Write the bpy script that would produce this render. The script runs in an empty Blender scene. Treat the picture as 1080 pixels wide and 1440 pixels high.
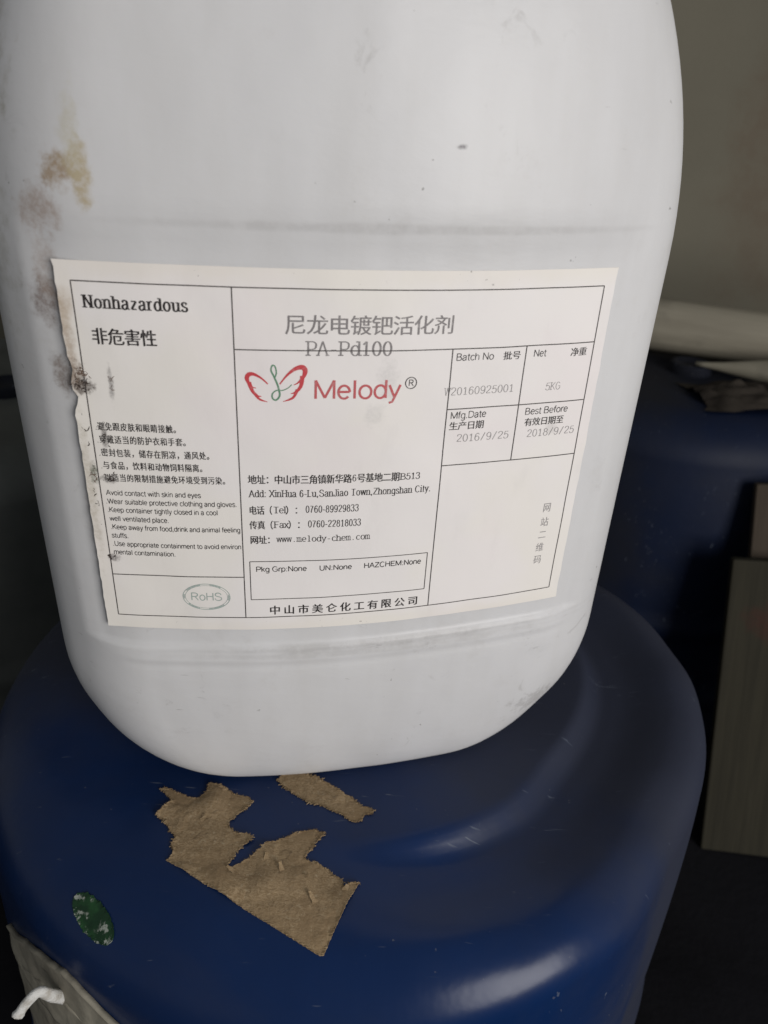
import bpy, bmesh, math, random
from mathutils import Vector, Matrix, noise
from mathutils.geometry import tessellate_polygon

random.seed(7)
S = bpy.context.scene
C = S.collection

# ------------------------------------------------------------------ camera
ZO = 0.765                       # height of the lens above the floor
PITCH, ROLL = 0.50457, -0.05542
cp, sp = math.cos(PITCH), math.sin(PITCH)
cr, sr = math.cos(ROLL), math.sin(ROLL)
r0 = Vector((1, 0, 0)); d0 = Vector((0, -sp, -cp)); fw = Vector((0, cp, -sp))
rt = cr*r0 + sr*d0; dn = -sr*r0 + cr*d0
cam = bpy.data.cameras.new('camera')
camo = bpy.data.objects.new('camera', cam); C.objects.link(camo)
m = Matrix((rt, -dn, -fw)).transposed().to_4x4(); m.translation = (0, 0, ZO)
camo.matrix_world = m
cam.sensor_fit = 'VERTICAL'; cam.sensor_height = 36; cam.lens = 36*1071.957/1440
cam.clip_start = 0.01; cam.clip_end = 50
cam.dof.use_dof = True; cam.dof.focus_distance = 0.34; cam.dof.aperture_fstop = 11
S.camera = camo

# ------------------------------------------------------------------ light
W = bpy.data.worlds.new('World'); S.world = W; W.use_nodes = True
bg = W.node_tree.nodes['Background']
bg.inputs[0].default_value = (0.94, 0.97, 1.0, 1); bg.inputs[1].default_value = 0.21

def area(name, loc, target, sx, sy, power, col):
    l = bpy.data.lights.new(name, 'AREA'); l.shape = 'RECTANGLE'; l.size = sx; l.size_y = sy
    l.energy = power; l.color = col
    o = bpy.data.objects.new(name, l); C.objects.link(o)
    o.location = loc
    o.rotation_euler = (Vector(target)-Vector(loc)).to_track_quat('-Z', 'Y').to_euler()
    return o
area('doorway_light', (1.50, -1.50, ZO+0.30), (0, .3, ZO-.15), 1.0, 1.5, 49.5, (1.0, 0.965, 0.94))

S.view_settings.view_transform = 'Standard'; S.view_settings.look = 'None'
S.view_settings.exposure = 0; S.view_settings.gamma = 1

# ------------------------------------------------------------------ helpers
def link(name, me, mat=None, parent=None, smooth=True):
    o = bpy.data.objects.new(name, me); C.objects.link(o)
    if mat: me.materials.append(mat)
    if parent: o.parent = parent
    if smooth:
        for p in me.polygons: p.use_smooth = True
    return o
def mesh(name, vs, fs):
    me = bpy.data.meshes.new(name); me.from_pydata([tuple(v) for v in vs], [], fs); me.update(); return me
def empty(name, loc, rz=0):
    o = bpy.data.objects.new(name, None); C.objects.link(o); o.location = loc; o.rotation_euler = (0, 0, rz)
    o.empty_display_size = .05
    return o
def tag(o, label=None, cat=None, group=None, kind=None):
    if label: o['label'] = label
    if cat: o['category'] = cat
    if group: o['group'] = group
    if kind: o['kind'] = kind
    return o
def ss(a, b, x):
    t = min(max((x-a)/(b-a), 0), 1); return t*t*(3-2*t)

# node helpers
class NT:
    def __init__(s, name):
        s.m = bpy.data.materials.new(name); s.m.use_nodes = True
        s.t = s.m.node_tree; s.b = s.t.nodes['Principled BSDF']
        s.co = s.t.nodes.new('ShaderNodeTexCoord').outputs['Object']
    def n(s, typ, **kw):
        x = s.t.nodes.new(typ)
        for k, v in kw.items(): setattr(x, k, v)
        return x
    def lk(s, a, b): s.t.links.new(a, b)
    def setv(s, inp, v):
        if hasattr(v, 'node'): s.lk(v, inp)
        else: inp.default_value = v
    def math(s, op, a, b=0.0, clamp=False):
        x = s.n('ShaderNodeMath', operation=op, use_clamp=clamp)
        s.setv(x.inputs[0], a); s.setv(x.inputs[1], b); return x.outputs[0]
    def scale(s, v, sc=(1, 1, 1), loc=(0, 0, 0), rot=(0, 0, 0)):
        x = s.n('ShaderNodeMapping'); s.lk(v, x.inputs[0])
        x.inputs['Location'].default_value = loc; x.inputs['Rotation'].default_value = rot
        x.inputs['Scale'].default_value = sc; return x.outputs[0]
    def noise(s, sc, det=4, rough=.55, v=None, dist=0):
        x = s.n('ShaderNodeTexNoise'); s.lk(v or s.co, x.inputs['Vector'])
        x.inputs['Scale'].default_value = sc; x.inputs['Detail'].default_value = det
        x.inputs['Roughness'].default_value = rough; x.inputs['Distortion'].default_value = dist
        return x.outputs[0]
    def ramp(s, f, a, b, lo=0.0, hi=1.0):
        x = s.n('ShaderNodeMapRange', interpolation_type='SMOOTHSTEP'); s.setv(x.inputs[0], f)
        for i, v in enumerate((a, b, lo, hi)): x.inputs[i+1].default_value = v
        return x.outputs[0]
    def mix(s, f, a, b):
        x = s.n('ShaderNodeMix', data_type='RGBA'); s.setv(x.inputs[0], f)
        for i, v in ((6, a), (7, b)):
            if hasattr(v, 'node'): s.lk(v, x.inputs[i])
            else: x.inputs[i].default_value = (*v, 1)
        return x.outputs[2]
    def blob(s, c, rx, ry, rz, nz=.5, sc=90):
        """soft-edged ragged stain centred on c with radii rx, ry, rz"""
        v = s.scale(s.co, (1/rx, 1/ry, 1/rz), (-c[0]/rx, -c[1]/ry, -c[2]/rz))
        l = s.n('ShaderNodeVectorMath', operation='LENGTH'); s.lk(v, l.inputs[0])
        d = s.math('ADD', l.outputs[1], s.math('MULTIPLY', s.math('SUBTRACT', s.noise(sc, 5, .65), .5), nz*4))
        grit = s.ramp(s.noise(sc*3.2, 4, .7), .38, .60, .55, 1.0)
        return s.math('MULTIPLY', s.ramp(d, 1.15, .35), grit)
    def bump(s, h, strength, dist):
        x = s.n('ShaderNodeBump'); s.lk(h, x.inputs['Height'])
        x.inputs['Strength'].default_value = strength; x.inputs['Distance'].default_value = dist
        s.lk(x.outputs[0], s.b.inputs['Normal'])
    def fin(s, col, rough, spec=.5):
        if hasattr(col, 'node'): s.lk(col, s.b.inputs['Base Color'])
        else: s.b.inputs['Base Color'].default_value = (*col, 1)
        s.setv(s.b.inputs['Roughness'], rough); s.b.inputs['Specular IOR Level'].default_value = spec
        return s.m

# ------------------------------------------------------------------ setting
def wall_mat():
    t = NT('plaster_wall')
    c = t.mix(t.ramp(t.noise(2.2, 5), .35, .7), (.168, .156, .120), (.140, .130, .100))
    st = t.blob((.60, 1.35, ZO+.02), .10, .5, .35, .45, 9)
    c = t.mix(t.math('MULTIPLY', st, .45), c, (.125, .088, .062))
    sp_ = t.ramp(t.noise(60, 3, .6), .70, .78)
    c = t.mix(t.math('MULTIPLY', sp_, .35), c, (.05, .045, .035))
    t.bump(t.noise(120, 4, .6), .25, .002)
    return t.fin(c, .9, .2)
def floor_mat():
    t = NT('shade_toned_concrete')
    c = t.mix(t.ramp(t.noise(6, 6), .35, .7), (.010, .010, .012), (.006, .006, .007))  # near-black base colour stands in for shade in the deep gaps
    t.bump(t.noise(90, 5, .6), .4, .003)
    return t.fin(c, .95, .05)
fl = link('floor', mesh('floor', [(-2.4, -2.6, 0), (2.4, -2.6, 0), (2.4, 1.35, 0), (-2.4, 1.35, 0)], [(0, 1, 2, 3)]), floor_mat(), smooth=False)
tag(fl, 'concrete floor under the drums, toned dark for the shade there', kind='structure')
wl = link('wall', mesh('wall', [(-2.4, 1.35, 0), (2.4, 1.35, 0), (2.4, 1.35, 2.6), (-2.4, 1.35, 2.6)], [(0, 1, 2, 3)]), wall_mat(), smooth=False)
tag(wl, 'olive grey plastered wall behind the drums', kind='structure')

# ------------------------------------------------------------------ blue drum
DAX = Vector((-.016, .400)); DTOP = ZO-.326       # axis and height of the drum head
RW = .228
def sunk(th):                                       # how far the moulded channel is sunk at this bearing (degrees)
    return ss(-100, -62, th)*(1-ss(70, 110, th))
def corner(th):                                     # the drum is a little squared towards its handle side
    return 1+.030*math.cos(math.radians(4*(th-4)))*(1-ss(38, 58, abs(th-4)))
def head(x, y):
    r = math.hypot(x, y)/corner(math.degrees(math.atan2(y, x))); g = sunk(math.degrees(math.atan2(y, x)))
    rs = .165+.037*g; hs = .046-.022*g
    z = DTOP-.011*g*ss(.147, .162, r)+.0065*g*ss(.172, .204, r)
    if r > rs:
        q = min((r-rs)/(RW-rs), 1); z -= hs*(1-math.sqrt(max(1-q*q, 0)))
    return z
def wob(x, y, z=0.):
    p = Vector((x*9, y*9, z*9+3.1)); r = math.hypot(x, y); g = sunk(math.degrees(math.atan2(y, x)))
    d = .0009*noise.noise(p)+.0004*noise.noise(p*2.7)
    return d+.0024*g*ss(.185, .21, r)*noise.noise(Vector((x*24, y*24, 8.3)))
def side_r(z, a):
    k_ = corner((math.degrees(a)+180) % 360-180); c, s_ = k_*math.cos(a), k_*math.sin(a); zsh = head(RW*c, RW*s_)
    if z >= zsh:
        lo, hi = .16, RW
        for _ in range(30):
            md = (lo+hi)/2
            if head(md*c, md*s_) > z: lo = md
            else: hi = md
        return lo*k_
    r = RW*k_+.0055*(1-math.exp(-(zsh-z)/.06))
    for zc in (.19, .08): r += .005*math.exp(-((z-zc)/.010)**2)   # rolled hoops
    if z < .03: r -= .02*(1-math.sqrt(max(1-((.03-z)/.03)**2, 0)))
    return r

def blue_mat(name, dust_shade, dim=1.0, dull=0.):
    t = NT(name)
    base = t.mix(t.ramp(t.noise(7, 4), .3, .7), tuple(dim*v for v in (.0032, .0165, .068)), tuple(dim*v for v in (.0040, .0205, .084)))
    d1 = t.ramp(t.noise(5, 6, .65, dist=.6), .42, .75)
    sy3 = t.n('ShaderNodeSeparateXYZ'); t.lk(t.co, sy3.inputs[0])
    back = t.ramp(t.math('ADD', sy3.outputs[1], t.math('MULTIPLY', t.math('SUBTRACT', t.noise(10, 4), .5), .22)), -.15, .01)   # dull shade tone painted into the colour, fading out at the front
    side = t.ramp(t.math('ADD', t.math('ADD', sy3.outputs[1], t.math('MULTIPLY', sy3.outputs[0], .8)), t.math('MULTIPLY', t.math('SUBTRACT', t.noise(12, 4), .5), .2)), -.13, .03)  # same painted shade tone, carried over the right side
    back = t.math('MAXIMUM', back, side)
    d1 = t.math('MAXIMUM', t.math('MULTIPLY', d1, .35), back)  # random dust film joined with the painted shade tone
    base = t.mix(t.math('MULTIPLY', d1, dust_shade), base, tuple(dim*v for v in (.037, .037, .040)))
    scr = t.ramp(t.noise(1, 3, .7, v=t.scale(t.co, (260, 34, 60), rot=(0, 0, .7))), .70, .80)
    msk = t.ramp(t.noise(11, 3), .52, .68)
    base = t.mix(t.math('MULTIPLY', t.math('MULTIPLY', scr, msk), .35), base, (.10, .12, .16))
    for sc_, ro in (((30, 420, 80), .35), ((26, 380, 80), -.5), ((40, 520, 90), 1.3)):
        s3 = t.math('MULTIPLY', t.ramp(t.noise(1, 2, .6, v=t.scale(t.co, sc_, rot=(0, 0, ro)), dist=.3), .70, .745), t.ramp(t.noise(9+sc_[0]*.2, 2), .52, .62))
        base = t.mix(t.math('MULTIPLY', s3, .75), base, (.11, .13, .17))
    spk = t.math('MULTIPLY', t.ramp(t.noise(310, 2, .5), .72, .77), t.ramp(t.noise(14, 2), .5, .65))
    base = t.mix(t.math('MULTIPLY', spk, .5), base, (.22, .22, .22))
    rg = t.ramp(d1, 0, 1, .29+dull, .52+dull)
    t.bump(t.noise(22, 4, .5), .22, .004)
    return t.fin(base, rg, .25)
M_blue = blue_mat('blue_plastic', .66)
M_blue2 = blue_mat('shaded_blue_plastic', .75, .34, .3)  # shaded copy of the blue plastic, shade put into its darker base
t = NT('dark_grey_plastic'); M_grey = t.fin(t.mix(t.ramp(t.noise(8, 5), .35, .7), (.10, .105, .098), (.065, .07, .066)), .6, .3)

def drum_body(parent, mat):
    n = 240; prof = []
    for i in range(0, 56): prof.append((.002+.158*i/55, None))
    for i in range(1, 33):
        a = math.pi/2*i/32; prof.append((.160+(RW-.160)*math.sin(a), None))
    for i in range(1, 41): prof.append((None, 1-i/40))
    vs = []; fs = []
    for r, z in prof:
        for k in range(n):
            a = 2*math.pi*k/n; k_ = corner((360*k/n+180) % 360-180)
            if z is None:
                c, s_ = k_*math.cos(a), k_*math.sin(a)
                vs.append((r*c, r*s_, head(r*c, r*s_)+wob(r*c, r*s_)))
            else:
                c, s_ = math.cos(a), math.sin(a)
                zs_ = head(RW*c*k_, RW*s_*k_); zz = zs_*z
                f = ss(1, .6, z); rr = side_r(zz, a)
                vs.append((rr*c, rr*s_, zz+wob(RW*c*k_, RW*s_*k_)*(1-f)))
    m_ = len(prof)
    for i in range(m_-1):
        for k in range(n):
            k2 = (k+1) % n
            fs.append((i*n+k, (i+1)*n+k, (i+1)*n+k2, i*n+k2))
    fs.append(tuple(range(n))); fs.append(tuple((m_-1)*n+k for k in reversed(range(n))))
    return link('body', mesh('drum_body', vs, fs), mat, parent)

drum = empty('blue_drum', (DAX.x, DAX.y, 0))
tag(drum, 'blue plastic drum with torn brown tape on its head, under the white jerrycan', 'drum', 'plastic drums on the floor')
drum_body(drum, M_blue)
def bung(parent, x, y):
    vs = []; fs = []; n = 40
    prof = [(.026, -.002), (.026, .010), (.024, .012), (.018, .012), (.017, .010), (.0, .010)]
    for r, z in prof:
        for k in range(n):
            a = 2*math.pi*k/n; rr = r+(.0009*(k % 2) if r > .025 else 0)
            vs.append((x+rr*math.cos(a), y+rr*math.sin(a), head(x, y)+z))
    for i in range(len(prof)-1):
        for k in range(n): fs.append((i*n+k, i*n+(k+1) % n, (i+1)*n+(k+1) % n, (i+1)*n+k))
    return link('bung_cap', mesh('bung', vs, fs), M_blue2, parent)

# paper and tape stuck to the drum head: outlines in mm from the drum's axis
def patch(name, outline, mat, parent, thick, curl=0., rough=.0, clean=0, fibre=False):
    bm = bmesh.new()
    pts = []; owner = []
    for i, (x, y) in enumerate(outline):
        x2, y2 = outline[(i+1) % len(outline)]
        L = math.hypot(x2-x, y2-y); n = max(1, int(L/.7))
        for k in range(n):
            owner.append(i); f = k/n; j = rough*(.35+1.1*abs(noise.noise(Vector((x*.15, y*.15, k*.1)))))*(0 if k == 0 else 1)*(.25 if i < clean else 1)
            pts.append((x+(x2-x)*f+random.gauss(0, j), y+(y2-y)*f+random.gauss(0, j)))
    bv = [bm.verts.new((x/1000, y/1000, 0)) for x, y in pts]
    for tri in tessellate_polygon([[Vector((x, y, 0)) for x, y in pts]]):
        try: bm.faces.new([bv[i] for i in tri])
        except ValueError: pass
    xs = [p[0] for p in pts]; ys = [p[1] for p in pts]
    for ax, lo, hi in ((0, min(xs), max(xs)), (1, min(ys), max(ys))):
        v = lo+2.5
        while v < hi:
            co = Vector((0, 0, 0)); co[ax] = v/1000; no = Vector((0, 0, 0)); no[ax] = 1
            bmesh.ops.bisect_plane(bm, geom=bm.verts[:]+bm.edges[:]+bm.faces[:], plane_co=co, plane_no=no, dist=1e-7)
            v += 2.5
    if fibre:
        ar = sum(pts[i][0]*pts[(i+1) % len(pts)][1]-pts[(i+1) % len(pts)][0]*pts[i][1] for i in range(len(pts)))
        sg = 1 if ar > 0 else -1
        for i in range(len(pts)):
            (x, y), (x2, y2) = pts[i], pts[(i+1) % len(pts)]
            if owner[i] < clean: continue
            ty, L = noise.noise(Vector((x*.12, y*.12, 3)))+.45, math.hypot(x2-x, y2-y) or 1
            if ty < 0: continue
            for q in range(2):
                f = random.random(); bx_, by_ = x+(x2-x)*f, y+(y2-y)*f
                a = math.atan2(-(x2-x)*sg, (y2-y)*sg)+random.gauss(0, .75); l = min(random.expovariate(1/.45), 1.5)*min(ty*1.6, 1)+.15
                w_ = random.uniform(.09, .24); dx, dy = math.cos(a), math.sin(a)
                P_ = [(bx_-dx*.4-dy*w_, by_-dy*.4+dx*w_), (bx_-dx*.4+dy*w_, by_-dy*.4-dx*w_), (bx_+dx*l, by_+dy*l)]
                bm.faces.new([bm.verts.new((p[0]/1000, p[1]/1000, 0)) for p in P_])
    bnd = {v for e in bm.edges if e.is_boundary for v in e.verts}
    for v in bm.verts:
        x, y = v.co.x, v.co.y; r = math.hypot(x, y)
        up = thick+.0004*abs(noise.noise(Vector((x*160, y*160, 1))))
        up += curl*max(0, noise.noise(Vector((x*55, y*55, 5)))-.05)
        if v in bnd: up += random.random()*.0006*(1 if rough else 0)
        v.co.z = head(x, y)+wob(x, y)+up
    r = bmesh.ops.extrude_face_region(bm, geom=bm.faces[:])
    for v in [g for g in r['geom'] if isinstance(g, bmesh.types.BMVert)]: v.co.z -= thick+.0002
    bmesh.ops.recalc_face_normals(bm, faces=bm.faces[:])
    me = bpy.data.meshes.new(name); bm.to_mesh(me); bm.free()
    return link(name, me, mat, parent, smooth=False)

def tape_mat():
    t = NT('torn_kraft_paper')
    v = t.scale(t.co, (260, 620, 300), rot=(0, 0, .9))
    fib = t.noise(1, 5, .75, v=v, dist=2.2)
    c = t.mix(t.ramp(fib, .32, .68), (.205, .142, .078), (.350, .262, .160))
    c = t.mix(t.ramp(t.noise(38, 5, .6), .45, .72), c, (.240, .170, .098))
    c = t.mix(t.math('MULTIPLY', t.ramp(t.noise(420, 3, .7), .58, .70), .5), c, (.42, .345, .235))
    c = t.mix(t.math('MULTIPLY', t.ramp(t.noise(95, 4, .7, dist=1.0), .60, .70), .6), c, (.12, .085, .055))
    t.bump(t.noise(330, 5, .7), .55, .0010)
    return t.fin(c, .95, .08)
M_tape = tape_mat()
A = [(-78.9,-163.8),(-55.5,-176.0),(-38.2,-184.8),(-19.5,-193.7),(-1.6,-202.1),(0.5,-201.8),(6.5,-187.0),(13.9,-169.3),(11.0,-169.5),(7.0,-173.1),(6.1,-169.1),(3.3,-167.3),(-0.1,-164.9),(-5.7,-162.2),(-9.6,-161.4),(-13.0,-160.1),(-11.9,-155.7),(-6.6,-148.5),(-4.4,-144.8),(-9.9,-143.5),(-17.5,-145.3),(-23.7,-149.0),(-32.5,-153.3),(-37.5,-159.3),(-43.0,-164.4),(-46.9,-166.3),(-49.1,-165.9),(-45.4,-157.4),(-39.6,-150.4),(-42.7,-148.3),(-47.1,-148.5),(-52.3,-145.0),(-53.5,-141.7),(-50.4,-137.5),(-44.8,-130.9),(-43.2,-127.9),(-47.0,-125.2),(-51.7,-124.9),(-56.2,-122.9),(-62.4,-119.0),(-68.4,-118.6),(-68.4,-123.8),(-72.0,-128.4),(-78.0,-127.4),(-84.5,-125.0),(-89.9,-122.4),(-93.2,-123.4),(-87.2,-128.0),(-85.3,-130.7),(-87.6,-135.1),(-90.5,-140.1),(-86.0,-142.5),(-83.5,-145.6),(-80.3,-149.3),(-77.4,-151.7),(-78.6,-155.4),(-76.7,-158.8),(-76.9,-162.2)]
B = [(-33.5,-113.3),(-28.1,-118.1),(-20.3,-123.4),(-15.2,-126.8),(-8.0,-128.4),(-1.9,-131.4),(4.0,-133.9),(7.1,-137.1),(10.6,-137.9),(13.9,-135.9),(14.3,-133.2),(17.8,-132.3),(19.4,-130.0),(16.4,-128.1),(13.5,-128.4),(7.9,-122.9),(0.5,-118.3),(-7.0,-114.4),(-12.1,-111.0),(-19.9,-106.9),(-29.5,-107.6)]
tag(patch('torn_tape', A, M_tape, drum, .0004, .005, .55, 7, True), 'large torn piece of brown kraft tape')
tag(patch('torn_tape', B, M_tape, drum, .0004, .005, .55, 0, True), 'small torn strip of brown kraft tape')

def flap(x, y, ang, l, w_, up):
    vs = []; fs = []; c, s_ = math.cos(ang), math.sin(ang)
    for i in range(7):
        f = i/6; u = l*f; ww = w_*(1-.55*f)*(1+.2*math.sin(i*2.1)); zz = up*f**1.6
        for sd in (-1, 1):
            px, py = (x+u*c-sd*ww*s_)/1000, (y+u*s_+sd*ww*c)/1000
            vs.append((px, py, head(px, py)+wob(px, py)+.0006+zz/1000+.0002*sd))
    for i in range(6): fs.append((2*i, 2*i+1, 2*i+3, 2*i+2))
    return link('torn_flap', mesh('torn_flap', vs, fs), M_tape, drum)
for i, (x, y) in enumerate([(-21.6, -170.1), (-14.4, -170.4), (-5.3, -181.5), (6.0, -177.6), (-67.4, -141.9), (-44.2, -168.9), (-31.1, -165.0)]):
    flap(x, y, (2.0, .4, 2.3, 1.1, .9, 2.8, 1.6)[i], (6, 4.5, 5, 6, 4, 5, 5.5)[i], (1.6, 1.3, 1.4, 2.0, 1.2, 1.5, 1.6)[i], (3.0, 2.4, 2.6, 2.2, 1.8, 2.0, 2.2)[i])

def sticker_mat():
    t = NT('green_sticker')
    c = t.mix(t.ramp(t.noise(120, 4), .4, .65), (.008, .034, .014), (.016, .068, .022))
    w = t.math('MULTIPLY', t.ramp(t.noise(260, 5, .75), .52, .58), t.ramp(t.noise(95, 2), .42, .54))
    c = t.mix(w, c, (.30, .33, .29))
    return t.fin(c, .55, .3)
ell = []
for k in range(40):
    a = 2*math.pi*k/40; u, v = 14.9*math.cos(a), 5.2*math.sin(a); th = math.radians(-37)
    ell.append((-108.7+u*math.cos(th)-v*math.sin(th), -184.3+u*math.sin(th)+v*math.cos(th)))
patch('round_sticker', ell, sticker_mat(), drum, .0002, 0, .45)

# paper label round the drum's shoulder and wall
def dlabel_mat():
    t = NT('dirty_paper')
    c = t.mix(t.ramp(t.noise(30, 5, .6), .35, .7), (.30, .28, .225), (.19, .175, .14))
    st = t.ramp(t.noise(1, 4, .6, v=t.scale(t.co, (40, 40, 230))), .62, .72)
    c = t.mix(t.math('MULTIPLY', st, .7), c, (.07, .06, .05))
    t.bump(t.noise(150, 4), .5, .001)
    return t.fin(c, .8, .2)
M_dl = dlabel_mat()
def wrap(name, a0, a1, ztop, zbot, off, th, seed, jag):
    n = int((a1-a0)*2); nz = 22; vs = []; fs = []
    for lay in (0, 1):
        for i in range(n+1):
            a = math.radians(a0+(a1-a0)*i/n)
            zt = ztop(a0+(a1-a0)*i/n)+jag*noise.noise(Vector((i*.35, seed, 0)))
            zb = zbot+jag*noise.noise(Vector((i*.3, seed+9, 0)))
            for k in range(nz+1):
                z = zt+(zb-zt)*k/nz
                r = side_r(z, a)+.0006+off+.0006*noise.noise(Vector((a*30, z*70, seed)))+(th if lay == 0 else -.0004)
                if k < 2: r += .0009*(2-k)/2*(lay == 0)
                vs.append((r*math.cos(a), r*math.sin(a), z))
    N = (n+1)*(nz+1); w = nz+1
    for i in range(n):
        for k in range(nz):
            q = (i*w+k, i*w+k+1, (i+1)*w+k+1, (i+1)*w+k)
            fs.append(q); fs.append(tuple(N+j for j in reversed(q)))
        fs.append((i*w, (i+1)*w, N+(i+1)*w, N+i*w)); fs.append((i*w+nz, N+i*w+nz, N+(i+1)*w+nz, (i+1)*w+nz))
    for k in range(nz):
        fs.append((k, N+k, N+k+1, k+1)); b = n*w; fs.append((b+k, b+k+1, N+b+k+1, N+b+k))
    return link(name, mesh(name, vs, fs), M_dl, drum)
def ptop(a):
    T = [(-140, -.405), (-135.9, -.397), (-131.5, -.3848), (-128.5, -.3784), (-122.6, -.3712), (-118, -.3757), (-114, -.382), (-90, -.415)]
    for (a0, z0), (a1, z1) in zip(T, T[1:]):
        if a <= a1: return ZO+z0+(z1-z0)*(a-a0)/(a1-a0)
    return ZO-.415
tag(wrap('paper_label', -138.5, -96, ptop, ZO-.425, 0, .0014, 3., .0012), 'dirty beige paper label band on the drum wall')
wrap('paper_label', -138, -92, lambda a: ptop(a)-.024, ZO-.50, 0, .0008, 17., .0018)

def tube(name, pts, rad, mat, parent, n=10, flat=.7):
    P = [Vector(p) for p in pts]; vs = []; fs = []
    path = []
    for i in range(len(P)-1):
        a = P[max(i-1, 0)]; b = P[i]; c = P[i+1]; d = P[min(i+2, len(P)-1)]
        for k in range(6):
            t = k/6
            path.append((.5*((2*b)+(c-a)*t+(2*a-5*b+4*c-d)*t*t+(3*b-a-3*c+d)*t**3), (i+t)/(len(P)-1)))
    path.append((P[-1], 1.))
    for i, (p, t) in enumerate(path):
        tg = (path[min(i+1, len(path)-1)][0]-path[max(i-1, 0)][0]).normalized()
        s = tg.cross(Vector((0, 0, 1))).normalized(); u = s.cross(tg)
        for k in range(n):
            a = 2*math.pi*k/n+t*3.0
            rr = rad(t)*(1+.12*noise.noise(Vector((k*.9, i*.45, 2))))
            vs.append(p+s*rr*math.cos(a)*flat+u*rr*math.sin(a))
    for i in range(len(path)-1):
        for k in range(n): fs.append((i*n+k, i*n+(k+1) % n, (i+1)*n+(k+1) % n, (i+1)*n+k))
    fs.append(tuple(reversed(range(n)))); fs.append(tuple((len(path)-1)*n+k for k in range(n)))
    return link(name, mesh(name, vs, fs), mat, parent)
t = NT('white_cord'); cc = t.mix(t.ramp(t.noise(200, 4), .4, .7), (.62, .62, .60), (.42, .40, .36)); t.bump(t.noise(1, 3, v=t.scale(t.co, (600, 600, 1500))), .6, .001)
M_cord = t.fin(cc, .8, .2)
dz = lambda x, y, z: (x-DAX.x, y-DAX.y, z+ZO)
tag(tube('cord_end', [dz(-.143, .2125, -.4045), dz(-.1442, .2022, -.384), dz(-.1482, .1989, -.3753), dz(-.1528, .1954, -.3781), dz(-.1567, .1922, -.3833)],
     lambda t: .0031-.0005*t+.0006*(t > .92), M_cord, drum), 'frayed white cord end sticking out of the paper label')

# ------------------------------------------------------------------ drums behind
def back_drum(name, x, y, rz, mat, label, sz=1.0):
    e = empty(name, (x, y, 0), rz); tag(e, label, 'drum', 'plastic drums on the floor')
    drum_body(e, mat); bung(e, -.02, -.02)
    e.scale = (1, 1, sz)
    return e
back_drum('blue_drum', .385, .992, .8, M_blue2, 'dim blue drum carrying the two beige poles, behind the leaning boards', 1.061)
back_drum('grey_fill_drum', -.47, .84, 2.0, M_grey, 'grey drum put in to lighten the gloom behind the taped blue drum')  # guessed drum, added to lift the tone of the dark gap

# ------------------------------------------------------------------ poles on the back drum
def pole_mat(name, a, b):
    t = NT(name)
    c = t.mix(t.ramp(t.noise(1, 5, .6, v=t.scale(t.co, (4, 60, 60))), .3, .7), a, b)
    c = t.mix(t.math('MULTIPLY', t.ramp(t.noise(18, 4), .55, .75), .5), c, tuple(x*.5 for x in a))
    t.bump(t.noise(1, 4, v=t.scale(t.co, (10, 120, 120))), .4, .002)
    return t.fin(c, .7, .3)
def pole(name, p, q, r, mat, label, taper=0., bands=()):
    p, q = Vector(p), Vector(q); L = (q-p).length
    e = empty(name, p); e.rotation_euler = (q-p).to_track_quat('X', 'Z').to_euler()
    vs = []; fs = []; n = 32; st = 60
    for i in range(st+1):
        x = L*i/st; rr = r*(1+.03*noise.noise(Vector((x*6, 1, 0))))
        if taper: rr *= .12+.88*ss(-.01, taper, x)
        for b in bands: rr += .0022*math.exp(-((x-b)/.008)**2)
        zc = -(r-rr)*.25
        for k in range(n):
            a = 2*math.pi*k/n; vs.append((x, rr*math.cos(a), zc+rr*math.sin(a)))
    for i in range(st):
        for k in range(n): fs.append((i*n+k, (i+1)*n+k, (i+1)*n+(k+1) % n, i*n+(k+1) % n))
    fs.append(tuple(range(n))); fs.append(tuple(st*n+k for k in reversed(range(n))))
    o = link('shaft', mesh(name, vs, fs), mat, e)
    tag(e, label, 'pole', 'poles lying across the back drum')
    return e
tz = ZO-.312
pole('round_pole', (.19, 1.098, tz+.0545), (.98, .776, tz+.0545), .0345, pole_mat('weathered_pole', (.285, .262, .205), (.215, .195, .150)),
     'thick beige round pole lying on top of the thinner one', bands=(.36,))
pole('round_pole', (.384, .948, tz+.0325), (1.0, .716, tz+.0325), .0190, pole_mat('pale_pole', (.27, .25, .195), (.21, .195, .15)),
     'thinner pale pole with pointed end, under the thick pole on the drum', taper=.13)

def rag(loc_, rx, ry, h):
    n = 44; vs = []; fs = []
    for j in range(n+1):
        for i in range(n+1):
            u, v = -1+2*i/n, -1+2*j/n; d = math.hypot(u, v)
            e = 1+.22*noise.noise(Vector((u*1.6, v*1.6, 4)))
            x, y = u*rx*e, v*ry*e
            z = h*max(0, 1-d*d*.75)**.6*(.65+.7*abs(noise.noise(Vector((u*2.3, v*2.3, 1)))))+.006*max(0, 1-d*d)*abs(noise.noise(Vector((u*4+9, v*4, 2))))
            vs.append((x, y, max(z, .0008)))
    w_ = n+1
    for j in range(n):
        for i in range(n): fs.append((j*w_+i, j*w_+i+1, (j+1)*w_+i+1, (j+1)*w_+i))
    t = NT('brown_rag_cloth')
    c = t.mix(t.ramp(t.noise(30, 5), .35, .7), (.040, .034, .028), (.024, .020, .017)); t.bump(t.noise(300, 3), .4, .002)
    o = link('crumpled_rag', mesh('crumpled_rag', vs, fs), t.fin(c, .95, .1)); o.location = loc_
    return tag(o, 'crumpled dark brown rag on the back drum in front of the poles', 'rag')
rag((.440, .862, (DTOP)*1.061+.001), .085, .045, .020)

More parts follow.
